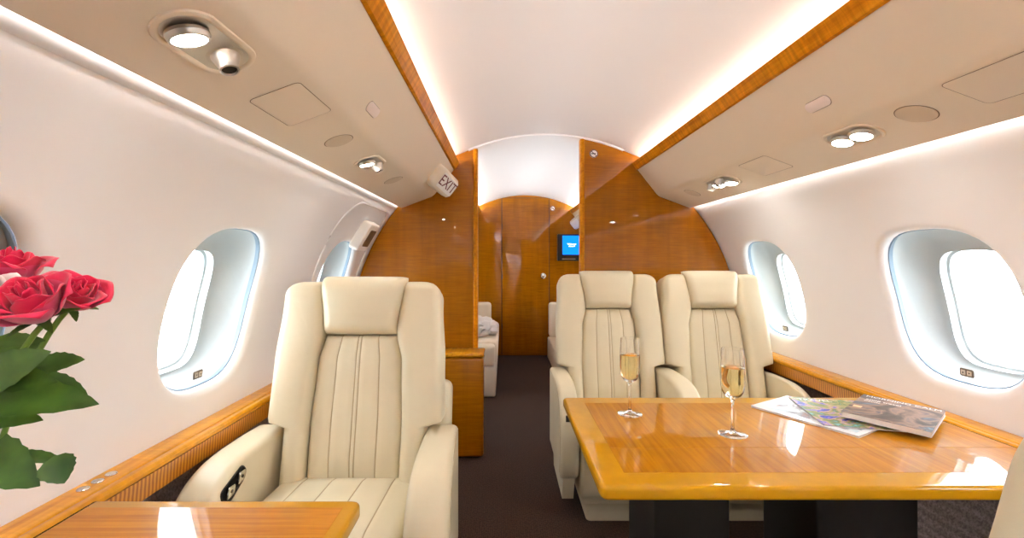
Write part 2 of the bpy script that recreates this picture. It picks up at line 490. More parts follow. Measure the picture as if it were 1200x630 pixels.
# ------------------------------------------------------------------ windows
def build_window(num, side, yc, label):
    N = 72
    sc = WIN_S
    per = [(math.cos(2 * PI * i / N), math.sin(2 * PI * i / N)) for i in range(N)]
    def ring(hw, hh, dep, dy=0.0, ds=0.0, n=WIN_N):
        return [wall_pt(side, yc + dy + se_dir(a * hw, b * hh, hw, hh, n)[0], sc + ds + se_dir(a * hw, b * hh, hw, hh, n)[1], dep) for a, b in per]
    bm = bmesh.new()        # gasket between the wall lip and the recess
    loft(bm, [ring(WIN_HW + 0.004, WIN_HH + 0.004, 0.0262), ring(WIN_HW - 0.004, WIN_HH - 0.004, 0.0262), ring(WIN_HW - 0.004, WIN_HH - 0.004, 0.040), ring(WIN_HW + 0.004, WIN_HH + 0.004, 0.040)])
    root = structure(link('window_%d' % num, bm, M['gasket']), label)
    bm = bmesh.new()        # white recess narrowing to the real window
    rings = []
    for t in [i / 10 for i in range(11)]:
        e = t ** 1.6
        hw = WIN_HW + (0.137 - WIN_HW) * e; hh = WIN_HH + 0.0 + (0.185 - WIN_HH) * e
        rings.append(ring(hw, hh, 0.041 + 0.085 * (1 - (1 - t) ** 1.5), 0, -0.038 * e, 2.9 + 0.9 * t))
    for hw, hh, d in ((0.131, 0.179, 0.126), (0.129, 0.177, 0.150), (0.122, 0.170, 0.152), (0.122, 0.170, 0.172)):
        rings.append(ring(hw, hh, d, 0, -0.038, 3.8))
    loft(bm, rings)
    link('reveal', bm, M['reveal'], root)
    bm = bmesh.new()        # inner dust pane
    c = wall_pt(side, yc, sc, 0.036)
    loft(bm, [ring((WIN_HW - 0.002) * k, (WIN_HH - 0.002) * k, 0.034) for k in (1, .8, .6, .4, .2)], True, False, True)
    link('inner_pane', bm, M['glass'], root)
    bm = bmesh.new()
    loft(bm, [ring(0.122 * k, 0.170 * k, 0.165, 0, -0.038, 3.8) for k in (1, .7, .4, .15)], True, False, True)
    link('outer_pane', bm, M['glass'], root)
    # shade switch on the pane's lower edge
    s0 = sc - WIN_HH + 0.034
    def fr(a, b, w): return wall_pt(side, yc + a, s0 + b, 0.033 - w)
    bm = bmesh.new(); slab(bm, rrect(-0.022, 0.022, -0.013, 0.013, 0.006), 0, 0.004, 0.0015, fr)
    sw = link('shade_switch', bm, M['plate'], root)
    for k in (-1, 1):
        bm = bmesh.new(); slab(bm, rrect(k * 0.0098 - 0.007, k * 0.0098 + 0.007, -0.0075, 0.0075, 0.002), 0.004, 0.0055, 0.0005, fr)
        b_ = link('button', bm, M['ivory'], sw)
        bm = bmesh.new()
        slab(bm, [(k * 0.0098 - 0.003, -k * 0.0024), (k * 0.0098 + 0.003, -k * 0.0024), (k * 0.0098, k * 0.003)], 0.0055, 0.006, 0, fr)
        o = link('arrow', bm, M['black_ink'], sw)
    return root
wl = {-1: LEFT_WINS, 1: RIGHT_WINS}
k = 1
for side, txt in ((-1, ['added oval cabin window far aft on the lone seat side', 'second added oval cabin window from the aft wall, lone seat side', 'third added oval cabin window from the aft wall, lone seat side', 'added oval cabin window behind the roses and the camera', 'oval cabin window cut off at the picture edge behind the roses', 'oval cabin window over the ledge beside the lone seat', 'small cabin window inside the overwing exit surround']),
                  (1, ['added oval cabin window far aft on the table side', 'second added oval cabin window from the aft wall, table side', 'third added oval cabin window from the aft wall, table side', 'added wide oval cabin window behind the camera on the table side', 'oval cabin window beyond the picture edge', 'large oval cabin window above the table with magazines', 'oval cabin window beside the paired seats'])):
    for yc, t in zip(wl[side], txt):
        wr = build_window(k, side, yc, t); k += 1
        if side < 0 and abs(yc - 0.63) < 0.01:      # this one has its shade drawn
            bm = bmesh.new()
            per = [2 * PI * i / 64 for i in range(64)]
            loft(bm, [[wall_pt(side, yc + se(a, WIN_HW * q, WIN_HH * q, 2.9)[0], WIN_S + se(a, WIN_HW * q, WIN_HH * q, 2.9)[1], 0.039) for a in per] for q in (0.985, .8, .6, .4, .2)], True, False, True)
            link('window_shade', bm, M['shade'], wr)
for side, nm in ((-1, 'above the divan with the throw'), (1, 'above the divan beside the blue screen')):
    for yc, q in zip(FRONT_WINS, ('first', 'second', 'third')):
        build_window(k, side, yc, 'added forward section window %s, %s from the bulkhead' % (nm, q)); k += 1

# ------------------------------------------------------------------ overhead panels, coves and their fittings
def prof(side, half, z): return (XC + side * half, z)
CREASE, FACE_TOP, END = (0.69, 1.54), (0.56, 1.708), (0.888, 1.466)
def face_frame(side, a, b):
    """frame on the straight run a->b of the profile: s along, y along the cabin, w out of the surface"""
    A = Vector((XC + side * a[0], 0, a[1])); B = Vector((XC + side * b[0], 0, b[1]))
    d = (B - A); L = d.length; d.normalize()
    n = Vector((-d.z * side, 0, d.x * side)).normalized()
    if n.z > 0: n = -n
    return A, d, n, L
def under(side):
    A, d, n, L = face_frame(side, CREASE, END)
    return (lambda t, y, w: A + d * (t * L) + Vector((0, y, 0)) + n * w), d, n, L
def upper(side):
    A, d, n, L = face_frame(side, FACE_TOP, CREASE)
    return (lambda t, y, w: A + d * (t * L) + Vector((0, y, 0)) + n * w), d, n, L

def overhead(side, y0, y1, label):
    root = thing('overhead_panel', label, 'overhead panel', (XC + side * 0.7, y0, 1.466))
    off = Vector(root.location)
    pts = [FACE_TOP, CREASE, END, (0.894, 1.472), (0.893, 1.480), (0.852, 1.492), (0.838, 1.530), (0.80, 1.563), (0.72, 1.64), (0.655, 1.692), (0.60, 1.708)]
    pts = round_poly(pts, [0.006, 0.022, 0.006, 0.003, 0.003, 0.003, 0.01, 0, 0, 0, 0], 6)
    bm = bmesh.new()
    ys = [y0, y1]
    loft(bm, [[Vector((XC + side * h, y, z)) - off for h, z in pts] for y in ys], True, True, True)
    link('shell', bm, M['panel'], root, smooth=25)
    # wooden cove strip
    sp = [(0.562, 1.700), (0.5535, 1.703), (0.541, 1.725), (0.531, 1.741), (0.534, 1.745), (0.541, 1.742), (0.553, 1.726), (0.570, 1.704)]
    bm = bmesh.new()
    loft(bm, [[Vector((XC + side * h, y, z)) - off for h, z in sp] for y in ys], True, True, True)
    link('wood_trim', bm, M['trim_wood'], root, smooth=35)
    bm = bmesh.new()
    # light strips, the unseen aft lengths boosted as added fill light
    runs = [(y0 + 0.02, y1 - 0.02, M['front_led'], M['wash_led'])] if y0 > 2 else [(y0 + 0.02, -0.25, M['aft_fill_led'], M['aft_wash_fill_led']), (-0.23, y1 - 0.02, M['cove_led'], M['wash_led'])]
    for ya, yb, m1, m2 in runs:
        yy = (ya, yb)
        bm = bmesh.new()
        loft(bm, [[Vector((XC + side * h, y, z)) - off for h, z in [(0.634, 1.712), (0.642, 1.736)]] for y in yy], False)
        loft(bm, [[Vector((XC + side * h, y, z)) - off for h, z in [(0.636, 1.7115), (0.644, 1.7355), (0.650, 1.7345), (0.650, 1.708)]] for y in yy], True, True, True, 1)
        link('cove_light', bm, [m1, M['white_plastic']], root, smooth=0)
        bm = bmesh.new()
        lp = [(0.856, 1.493), (0.874, 1.490), (0.874, 1.497), (0.858, 1.502)]
        loft(bm, [[Vector((XC + side * h, y, z)) - off for h, z in lp] for y in yy], True, True, True)
        link('wall_wash_light', bm, m2, root, smooth=0)
    return root
PL = overhead(-1, Y_AFT + 0.01, 2.795, 'long cream overhead panel with wood edge above the lone seat')
PR = overhead(1, Y_AFT + 0.01, 2.795, 'long cream overhead panel with wood edge above the paired seats and table')
overhead(-1, 2.86, 5.46, 'cream overhead panel of the forward section above the pale divan')
overhead(1, 2.86, 5.46, 'cream overhead panel of the forward section beside the blue screen')

def outline_plate(parent, name, side, fr_kind, pts, line_w, th, mat):
    """a plate let into the panel: a thin dark joint and the plate itself, one mesh"""
    fr, d, n, L = fr_kind(side); off = Vector(parent.location)
    bm = bmesh.new()
    f = lambda a, b, w: fr(a, b, w) - off
    outer = pts
    # scale-aware inset: work in metres along the run
    mp = [(p[0] * L, p[1]) for p in pts]
    out = inset(mp, -line_w)
    loft(bm, [[f(p[0] / L, p[1], 0.0004) for p in out], [f(p[0] / L, p[1], 0.0006) for p in mp]], True, False, False, 1)
    slab(bm, mp, 0.0, th, 0.001, lambda a, b, w: f(a / L, b, w), 2, 0, bottom_round=False)
    return link(name, bm, [mat, M['panel_line']], parent)
def plate_m(side, t0, t1, y0, y1, r, fr_kind=under):
    L = fr_kind(side)[3]
    return [(p[0] / L, p[1]) for p in rrect(t0 * L, t1 * L, y0, y1, r)]
def disc_m(side, t, y, r, fr_kind=under, stad=0.0):
    L = fr_kind(side)[3]
    return [(t + p[0] / L, y + p[1]) for p in oval(r, r, 32, stad)]
outline_plate(PL, 'access_hatch', -1, under, plate_m(-1, 0.07, 0.62, 0.985, 1.175, 0.012), 0.0016, 0.0012, M['panel'])
outline_plate(PR, 'access_hatch', 1, under, plate_m(1, 0.07, 0.62, 0.80, 1.005, 0.012), 0.0016, 0.0012, M['panel'])
outline_plate(PR, 'access_hatch', 1, under, plate_m(1, 0.07, 0.62, 1.68, 1.87, 0.012), 0.0016, 0.0012, M['panel'])
for y in (1.39, 2.08): outline_plate(PL, 'speaker_grille', -1, under, disc_m(-1, 0.37, y, 0.042), 0.0022, 0.002, M['grille'])
for y in (1.13, 2.47): outline_plate(PR, 'speaker_grille', 1, under, disc_m(1, 0.38, y, 0.042), 0.0022, 0.002, M['grille'])
outline_plate(PL, 'indicator_lens', -1, upper, disc_m(-1, 0.675, 1.35, 0.016, upper, 0.032), 0.0012, 0.003, M['lens'])
outline_plate(PR, 'indicator_lens', 1, upper, disc_m(1, 0.66, 1.31, 0.016, upper, 0.032), 0.0012, 0.003, M['lens'])

def reading_light(side, t, y, spots, label, half=0.05, group='reading light clusters'):
    """spots: list of (dt metres across, dy, 'lamp'|'nozzle', tilt)"""
    fr, d, n, L = under(side)
    o = fr(t, y, 0.0)
    root = thing('reading_light', label, 'reading light', o, 0, group)
    e1, e2 = d, Vector((0, 1, 0))
    f = lambda a, b, w: e1 * a + e2 * b + n * w
    stad = half
    bm = bmesh.new()
    R0 = 0.043
    def st(r): return oval(r, r, 40, stad)
    rings = [[f(p[0], p[1], w) for p in st(r)] for r, w in ((R0 + 0.008, 0.0), (R0 + 0.0065, 0.003), (R0 + 0.002, 0.0045), (R0 - 0.002, 0.0038), (R0 - 0.005, 0.001))]
    loft(bm, rings, True)
    link('bezel', bm, M['panel'], root)
    bm = bmesh.new()
    loft(bm, [[f(p[0], p[1], w) for p in st(r)] for r, w in ((R0 - 0.0045, 0.0012), (R0 - 0.012, 0.0008), (0.012, 0.0006))], True, False, True)
    link('dish', bm, M['metal'], root)
    for da, db, kind, tilt in spots:
        ax = (n + e1 * tilt[0] + e2 * tilt[1]).normalized()
        u = ax.cross(e2).normalized(); v = ax.cross(u)
        c = e1 * da + e2 * db
        g = lambda x, yy, z: c + u * x + v * yy + ax * z
        if kind == 'lamp':
            bm = bmesh.new()
            lathe(bm, [(0.031, 0.0), (0.033, 0.006), (0.030, 0.013), (0.026, 0.014), (0.025, 0.0125)], 28, frame=g, cap0=True)
            h = link('lamp_housing', bm, M['metal'], root)
            bm = bmesh.new()
            lathe(bm, [(0.0252, 0.0124), (0.018, 0.0145), (0.009, 0.0155), (0.002, 0.0158)], 28, frame=g, cap0=True, cap1=True)
            link('bulb_lens', bm, M['lamp'], h)
        else:
            bm = bmesh.new()
            prof_ = [(0.030, 0.0), (0.030, 0.003)]
            for q in range(4): prof_ += [(0.024 - q * 0.0022, 0.004 + q * 0.006), (0.0225 - q * 0.0022, 0.0075 + q * 0.006)]
            prof_ += [(0.0165, 0.031), (0.0135, 0.032), (0.0125, 0.028)]
            lathe(bm, prof_, 28, frame=g, cap0=True)
            h = link('air_nozzle', bm, M['metal'], root)
            bm = bmesh.new(); lathe(bm, [(0.0126, 0.0285), (0.002, 0.0287)], 20, frame=g, cap0=True, cap1=True)
            link('outlet', bm, M['dark_metal'], h)
    return root
reading_light(-1, 0.36, 0.77, [(0.004, -0.045, 'lamp', (0.1, 0.15)), (-0.004, 0.042, 'nozzle', (0.0, -0.1))], 'reading light and air nozzle in oval bezel, first from the camera above the window wall')
reading_light(-1, 0.36, 1.71, [(0.006, -0.030, 'lamp', (0.1, 0.1)), (-0.012, 0.040, 'nozzle', (-0.1, 0.0))], 'small reading light and dark air nozzle between two round speaker grilles', 0.036)
reading_light(1, 0.375, 1.335, [(0.0, -0.036, 'lamp', (0.1, -0.1)), (0.0, 0.036, 'lamp', (0.1, -0.1))], 'twin glowing reading lights in one oval bezel beside a round speaker grille', 0.042)
reading_light(1, 0.375, 2.13, [(0.014, -0.060, 'lamp', (0.25, -0.15)), (-0.02, -0.022, 'nozzle', (-0.2, 0.0)), (0.0, 0.030, 'lamp', (0.2, -0.15)), (-0.004, 0.085, 'nozzle', (0.0, 0.2))], 'cluster of two reading lights and two air nozzles near the bulkhead above paired seats', 0.075)

# exit sign on the end of the panel over the lone seat
def exit_sign(side, y, label, lettered, s=0.57):
    fr, d, n, L = upper(side)
    o = fr(s, y, 0.0)
    root = thing('exit_sign', label, 'exit sign', o)
    e2 = Vector((0, 1, 0))
    f = lambda a, b, w: d * a + e2 * b + n * w
    bm = bmesh.new()
    # wedge housing: thin at the near end, its face turned towards the aisle and the seats
    base = rrect(-0.064, 0.064, -0.115, 0.10, 0.038, 6)
    rings = []
    for sc_, w in ((1.0, 0.0005), (1.0, 0.016), (0.985, 0.024), (0.93, 0.031), (0.80, 0.034)):
        rings.append([f(p[0] * sc_, p[1] * sc_, w if w < 0.001 else w + 0.42 * (p[1] * sc_ + 0.115) * (w / 0.034)) for p in base])
    loft(bm, rings, True, True, True)
    link('housing', bm, M['panel'], root)
    ex = Vector((0, 1, 0)); slope = 0.42
    exv = (e2 + n * slope).normalized(); eyv = (-d); ez = exv.cross(eyv)
    c = f(0.0, -0.008, 0.0355 + slope * 0.107)
    bm = bmesh.new(); slab(bm, rrect(-0.085, 0.085, -0.044, 0.044, 0.008), 0, 0.003, 0.001, lambda a, b, w: c + exv * (a if side < 0 else a) + eyv * b + n * w)
    fc = link('sign_face', bm, M['white_plastic'], root)
    if lettered:
        e_x = exv; e_z = n - exv * n.dot(exv); e_z.normalize(); e_y = e_z.cross(e_x)
        if e_y.z < 0: e_x = -e_x; e_y = -e_y
        text_mesh('lettering', 'EXIT', 0.086, M['red_ink'], basis(c + e_z * 0.0035, e_x, e_y, e_z), fc)
    return root
exit_sign(-1, 2.52, 'white exit sign in a cream wedge housing at the panel end by the bulkhead', True)
exit_sign(1, 5.25, 'small white sign box half hidden behind the bulkhead above the blue screen', False)

# ------------------------------------------------------------------ overwing exit surround
def hatch():
    root = thing('emergency_exit_panel', 'pale overwing exit panel with raised rim and handle cover, behind the lone seat', 'emergency exit', wall_pt(-1, 2.42, WIN_S, 0))
    off = Vector(root.location)
    bm = bmesh.new()
    s_t = R * math.radians(37.5); s_b = R * math.radians(0)
    path = []
    path += [(2.10, s_b + (s_t - 0.2 - s_b) * i / 8) for i in range(9)]
    path += [(2.10 + 0.16 * (1 - math.cos(a)), s_t - 0.2 + 0.2 * math.sin(a)) for a in [PI / 2 * i / 8 for i in range(1, 9)]]
    path += [(2.26 + 0.4 * i / 5, s_t) for i in range(1, 6)]
    path += [(2.66 + 0.08 * math.sin(a), s_t - 0.06 * (1 - math.cos(a))) for a in [PI / 2 * i / 5 for i in range(1, 6)]]
    path += [(2.74, s_t - 0.06 - (s_t - 0.06 - s_b) * i / 10) for i in range(1, 11)]
    tube(bm, [wall_pt(-1, y, s, 0.0005) - off for y, s in path], 0.006, 8)
    link('rim', bm, M['wall'], root)
    bm = bmesh.new()
    sc = R * math.radians(29.6)
    f = lambda a, b, w: wall_pt(-1, 2.50 + a, sc + b, -w) - off
    slab(bm, round_poly([(-0.10, -0.085), (0.085, -0.085), (0.10, 0.085), (-0.085, 0.085)], 0.025), -0.004, 0.05, 0.012, f)
    hc = link('handle_cover', bm, M['white_plastic'], root)
    bm = bmesh.new()
    slab(bm, round_poly([(-0.05, -0.055), (0.055, -0.055), (0.065, 0.05), (-0.04, 0.05)], 0.012), 0.05, 0.0525, 0.001, f)
    link('inset', bm, M['brown_inset'], hc)
hatch()

# ------------------------------------------------------------------ wooden side ledges
def ledge(side, y0, y1, label):
    root = thing('side_ledge', label, 'ledge', (XC + side * 1.15, y0, 0.594))
    off = Vector(root.location)
    def ext(pts, a, b): 
        bm = bmesh.new(); loft(bm, [[Vector((XC + side * h, y, z)) - off for h, z in pts] for y in (a, b)], True, True, True); return bm
    top = [(1.1975, 0.652), (1.150, 0.652), (1.143, 0.650), (1.139, 0.645), (1.135, 0.650), (1.128, 0.652), (1.120, 0.650), (1.114, 0.643), (1.114, 0.634), (1.120, 0.628), (1.1955, 0.628)]
    for a, b in ((y0, 1.698), (1.7, y1)):
        link('top_rail', ext(top, a, b), M['ledge_wood'], root, smooth=30)
    link('fascia', ext([(1.122, 0.6275), (1.119, 0.6275), (1.123, 0.574), (1.127, 0.574)], y0, y1), M['fluted'], root)
    bm = bmesh.new()
    loft(bm, [[Vector((XC + side * h, y, z)) - off for h, z in [(1.128, 0.628), (1.128, 0.578), (1.186, 0.578), (1.1945, 0.628)]] for y in (y0, y1)], True, True, True)
    link('core', bm, M['dado'], root)
    return root
LL = ledge(-1, -3.39, 2.79, 'wooden side ledge with three round buttons beneath the windows by the lone seat')
LR = ledge(1, -3.39, 2.79, 'wooden side ledge under the windows beside the table and paired seats')
for y in (0.985, 1.02, 1.055):
    c = Vector((XC - 1.170, y, 0.652)) - Vector(LL.location)
    bm = bmesh.new(); lathe(bm, [(0.0118, 0.0), (0.0118, 0.002), (0.0105, 0.0035), (0.0085, 0.0025)], 24, c, cap0=True)
    b = link('button', bm, M['chrome'], LL)
    bm = bmesh.new(); lathe(bm, [(0.0084, 0.0022), (0.0080, 0.004), (0.002, 0.0045)], 20, c, cap0=True, cap1=True)
    link('button_cap', bm, M['metal'], b)

# ------------------------------------------------------------------ bulkhead partitions
def partition(side, x_edge, label):
    root = thing('bulkhead_partition', label, 'partition', (x_edge, Y_BULK, 0))
    off = Vector(root.location)
    rr = R - 0.006
    pts = []
    a0 = math.asin((0.012 - ZC) / rr)
    xe = side * (x_edge - XC)
    # arc from the floor up to where the aisle edge meets the headliner
    rt = rr
    for i in range(49):
        a = a0 + (math.acos(max(-1, xe / rt)) - a0) * i / 48
        hh_, zz_ = rr * math.cos(a), ZC + rr * math.sin(a)
        if a > math.radians(56.5): zz_ = ceil_z(hh_) - 0.004
        pts.append((XC + side * hh_, zz_))
    pts.append((x_edge, 0.012))
    bm = bmesh.new()
    slab(bm, pts, Y_BULK, Y_BULK + 0.045, 0, lambda a, b, w: Vector((a, w, b)) - off)
    link('panel', bm, M['bulk_wood'], root, smooth=30)
    # rounded post on the aisle edge
    zt = pts[-2][1] - 0.004
    bm = bmesh.new()
    xi = x_edge - side * 0.0
    post = rrect(min(xi - side * 0.028, xi + side * 0.0), max(xi - side * 0.028, xi), Y_BULK - 0.012, Y_BULK + 0.057, 0.0135, 6)
    slab(bm, post, 0.012, zt, 0, lambda a, b, w: Vector((a, b, w)) - off)
    link('edge_post', bm, M['trim_wood'], root)
    return root
partition(-1, -0.186, 'glossy orange wood bulkhead behind the lone seat, beside the aisle')
partition(1, 0.500, 'glossy orange wood bulkhead behind the paired seats with no smoking sign')
# low cabinet against the bulkhead
cab = thing('low_cabinet', 'low wooden cabinet at the foot of the bulkhead behind the lone seat', 'cabinet', (-0.35, 2.70, 0))
bm = bmesh.new(); box(bm, -0.30, 0.235, -0.085, 0.085, 0.012, 0.585, 0.02); link('body', bm, M['bulk_wood'], cab)
bm = bmesh.new(); box(bm, -0.305, 0.238, -0.088, 0.085, 0.587, 0.612, 0.01); link('top', bm, M['ledge_wood'], cab)

# no smoking signs
def no_smoking(x, y, z, label, r=0.026):
    root = thing('no_smoking_sign', label, 'sign', (x, y, z), 0, 'no smoking signs')
    f = lambda a, b, w: Vector((a, -w, b))
    bm = bmesh.new(); slab(bm, oval(r, r), 0, 0.003, 0.001, f); link('plate', bm, M['white_plastic'], root)
    bm = bmesh.new(); loft(bm, [[f(p[0], p[1], 0.0036) for p in oval(r * k, r * k)] for k in (0.98, 0.78)], True)
    link('red_ring', bm, M['red_sign'], root)
    bm = bmesh.new(); c = math.cos(PI / 4)
    slab(bm, [(-r * .62, r * .50), (-r * .50, r * .62), (r * .62, -r * .50), (r * .50, -r * .62)], 0.0042, 0.0048, 0, f); link('slash', bm, M['red_sign'], root)
    bm = bmesh.new(); slab(bm, [(-r * .6, -r * .1), (r * .5, -r * .1), (r * .5, r * .12), (-r * .6, r * .12)], 0.003, 0.0036, 0, f); link('cigarette', bm, M['black_ink'], root)
no_smoking(0.556, Y_BULK - 0.0005, 1.801, 'round no smoking sign high on the bulkhead behind the paired seats')
no_smoking(0.592, Y_DOOR - 0.0005, 1.765, 'tiny no smoking sign high on the far wall beside the wooden door', 0.03)

# far door
bm = bmesh.new()
dx0, dx1 = -0.015, 0.545
slab(bm, rrect(dx0, dx1, 0.014, 1.885, 0.004, 2), Y_DOOR - 0.022, Y_DOOR - 0.0005, 0.003, lambda a, b, w: Vector((a, w, b)))
_gap = bmesh.new(); slab(_gap, rrect(dx0 - 0.010, dx1 + 0.010, 0.012, 1.894, 0.004, 2), Y_DOOR - 0.004, Y_DOOR - 0.0003, 0, lambda a, b, w: Vector((a, w, b)))
DOOR = structure(link('door_1', bm, M['bulk_wood']), 'tall wooden door at the end of the aisle')
link('door_gap', _gap, M['seam_dark'], DOOR)  # dark sheet stands in for the shadowed gap around the door
bm = bmesh.new(); lathe(bm, [(0.034, 0), (0.034, 0.006), (0.014, 0.010), (0.012, 0.035), (0.026, 0.045), (0.026, 0.058), (0.016, 0.064)], 24,
                        frame=lambda x, y, z: Vector((0.475 + x, Y_DOOR - 0.022 - z, 0.955 + y)), cap0=True, cap1=True)
link('door_handle', bm, M['chrome'], DOOR)
for z in (0.35, 0.95, 1.55):
    bm = bmesh.new(); tube(bm, [(dx0 - 0.002, Y_DOOR - 0.024, z - 0.03), (dx0 - 0.002, Y_DOOR - 0.024, z + 0.03)], 0.005); link('hinge', bm, M['dark_metal'], DOOR)

# monitor on the far wall
mon = thing('wall_monitor', 'black wall monitor with a blue screen beside the far door', 'monitor', (0.80, Y_DOOR, 1.28))
f = lambda a, b, w: Vector((a, -w, b))
bm = bmesh.new(); slab(bm, rrect(-0.155, 0.155, -0.145, 0.175, 0.01), 0.0005, 0.04, 0.006, f); link('casing', bm, M['black'], mon)
bm = bmesh.new(); slab(bm, rrect(-0.095, 0.125, -0.07, 0.155, 0.004), 0.0402, 0.0412, 0, f); sc_ = link('screen', bm, M['screen'], mon)
for i, t in enumerate(('Welcome', 'aboard')):
    text_mesh('screen_text', t, 0.027, M['screen_text'], basis(Vector((0.015, -0.0418, 0.055 - i * 0.024)), Vector((1, 0, 0)), Vector((0, 0, 1)), Vector((0, -1, 0))), sc_)
bm = bmesh.new(); slab(bm, rrect(-0.10, 0.06, -0.128, -0.118, 0.003), 0.0402, 0.043, 0.001, f); link('control_strip', bm, M['metal'], mon)

# divans of the forward section
def divan(side, x_in, y0, y1, label):
    root = thing('divan', label, 'divan', (x_in, y0, 0))
    off = Vector(root.location)
    w = 0.52
    xa, xb = (x_in - w, x_in) if side < 0 else (x_in, x_in + w)
    def B(a, b, c, d, e, f_, r): 
        bm = bmesh.new(); box(bm, a, b, c, d, e, f_, r); bm.transform(Matrix.Translation(-off)); return bm
    link('base', B(xa + 0.01, xb - 0.015, y0 + 0.01, y1 - 0.01, 0.012, 0.26, 0.02), M['divan'], root)
    n = 2; L = (y1 - y0 - 0.26) / n
    for i in range(n):
        link('seat_cushion', B(xa + 0.12, xb, y0 + 0.13 + i * L + 0.003, y0 + 0.13 + (i + 1) * L - 0.003, 0.262, 0.45, 0.04), M['divan'], root)
    bx = (xa, xa + 0.115) if side < 0 else (xb - 0.115, xb)
    link('backrest', B(bx[0], bx[1], y0 + 0.13, y1 - 0.13, 0.262, 0.78, 0.04), M['divan'], root)
    link('armrest', B(xa + 0.02, xb - 0.09 if side < 0 else xb, y1 - 0.128, y1, 0.262, 0.66, 0.04), M['divan'], root)
    link('armrest', B(xa + 0.02, xb - 0.02, y0, y0 + 0.128, 0.262, 0.44, 0.03), M['divan'], root)
    return root
divan(-1, -0.05, 3.75, 5.30, 'pale leather divan glimpsed past the bulkhead edge, white throw on it')
divan(1, 0.50, 3.75, 5.30, 'pale leather divan barely showing between the far door and the paired seats')
# crumpled throw
bm = bmesh.new()
bmesh.ops.create_icosphere(bm, subdivisions=4, radius=1.0)
from mathutils import noise as mn
for v in bm.verts:
    p = v.co.copy(); k = 1 + 0.30 * mn.noise(p * 2.4) + 0.14 * mn.noise(p * 6.5)
    v.co = Vector((p.x * 0.17 * k, p.y * 0.26 * k, max(-0.055, p.z * 0.10 * k)))
o = link('throw_blanket', bm, M['blanket'], smooth=60); o.location = (-0.235, 4.30, 0.506)
tag(o, 'crumpled white and silver throw lying on the pale divan', 'throw')

# ------------------------------------------------------------------ seats
def strip_pad(bm, vs, fin, fout, frame, h, r=0.02, bulge=0.0, seams=(), r0=0.02, r1=0.02, seam_d=0.0024, w_base=0.0, nmid=10):
    """a stuffed panel: lofted along v between the edges fin(v)..fout(v), rounded on all sides, with stitched seams sunk into it.
    seams are offsets in units of the half width (-1..1)"""
    v0, v1 = vs[0], vs[-1]
    ext = []
    for k in range(1, 6): ext.append(v0 + r0 * (1 - math.cos(PI / 2 * k / 5)))
    for k in range(0, 5): ext.append(v1 - r1 * (1 - math.cos(PI / 2 * (5 - k) / 5)) )
    allv = sorted(set([round(v, 5) for v in list(vs) + ext if v0 <= v <= v1]))
    f = lambda e, rr: (math.sqrt(max(0, rr * rr - (rr - e) ** 2)) if e < rr else rr)
    # parametrisation across: corner samples in metres, middle in fractions
    rows = []
    for v in allv:
        a, b = fin(v), fout(v); hw = (b - a) / 2; mid = (a + b) / 2
        rr = min(r, hw * 0.95)
        us = []
        for k in range(6): us.append(a + rr * (1 - math.cos(PI / 2 * k / 5)))
        midu = [a + rr + (b - a - 2 * rr) * k / nmid for k in range(1, nmid)]
        sm = []
        for s in seams:
            for d in (-0.005, -0.0018, 0, 0.0018, 0.005): sm.append((mid + s * hw + d, abs(d) < 0.003))
        midu = [(u, False) for u in midu if all(abs(u - (mid + s * hw)) > 0.009 for s in seams)]
        row_m = sorted(midu + sm)
        us = [(u, False) for u in us] + row_m
        for k in range(6): us.append((b - rr * (1 - math.cos(PI / 2 * (5 - k) / 5)), False))
        rows.append((v, us, a, b, mid, hw, rr))
    n0 = min(len(x[1]) for x in rows)
    rings = []; flags = None
    for v, us, a, b, mid, hw, rr in rows:
        e0 = f(v - v0, r0) - r0; e1 = f(v1 - v, r1) - r1
        ring = [frame(a, v, w_base)]
        fl = []
        for u, s in us:
            t = (u - mid) / hw
            w = h + bulge * (1 - t * t) * min(1, (v - v0) / 0.08 + 0.15) * min(1, (v1 - v) / 0.08 + 0.15)
            w += f(min(u - a, b - u), rr) - rr + e0 + e1
            if seams:
                near = min(abs(u - (mid + q * hw)) for q in seams)
                if near < 0.004: w -= seam_d * (1 - near / 0.0042)
            ring.append(frame(u, v, max(w_base, w)))
            fl.append(s)
        ring.append(frame(b, v, w_base))
        rings.append(ring); flags = fl
    vs_ = [[bm.verts.new(p) for p in rg] for rg in rings]
    n = len(vs_[0])
    for i in range(len(vs_) - 1):
        for j in range(n - 1):
            fc = bm.faces.new((vs_[i][j], vs_[i][j + 1], vs_[i + 1][j + 1], vs_[i + 1][j]))
            if 1 <= j < n - 2 and flags[j - 1] and flags[j]: fc.material_index = 1
        bm.faces.new((vs_[i][n - 1], vs_[i][0], vs_[i + 1][0], vs_[i + 1][n - 1]))
    bm.faces.new(vs_[0]); bm.faces.new(list(reversed(vs_[-1])))

def interp(tbl):
    def g(v):
        if v <= tbl[0][0]: return tbl[0][1]
        for (a, x), (b, y) in zip(tbl, tbl[1:]):
            if v <= b:
                t = (v - a) / (b - a); t = t * t * (3 - 2 * t)
                return x + (y - x) * t
        return tbl[-1][1]
    return g
def frange(a, b, n): return [a + (b - a) * i / n for i in range(n + 1)]

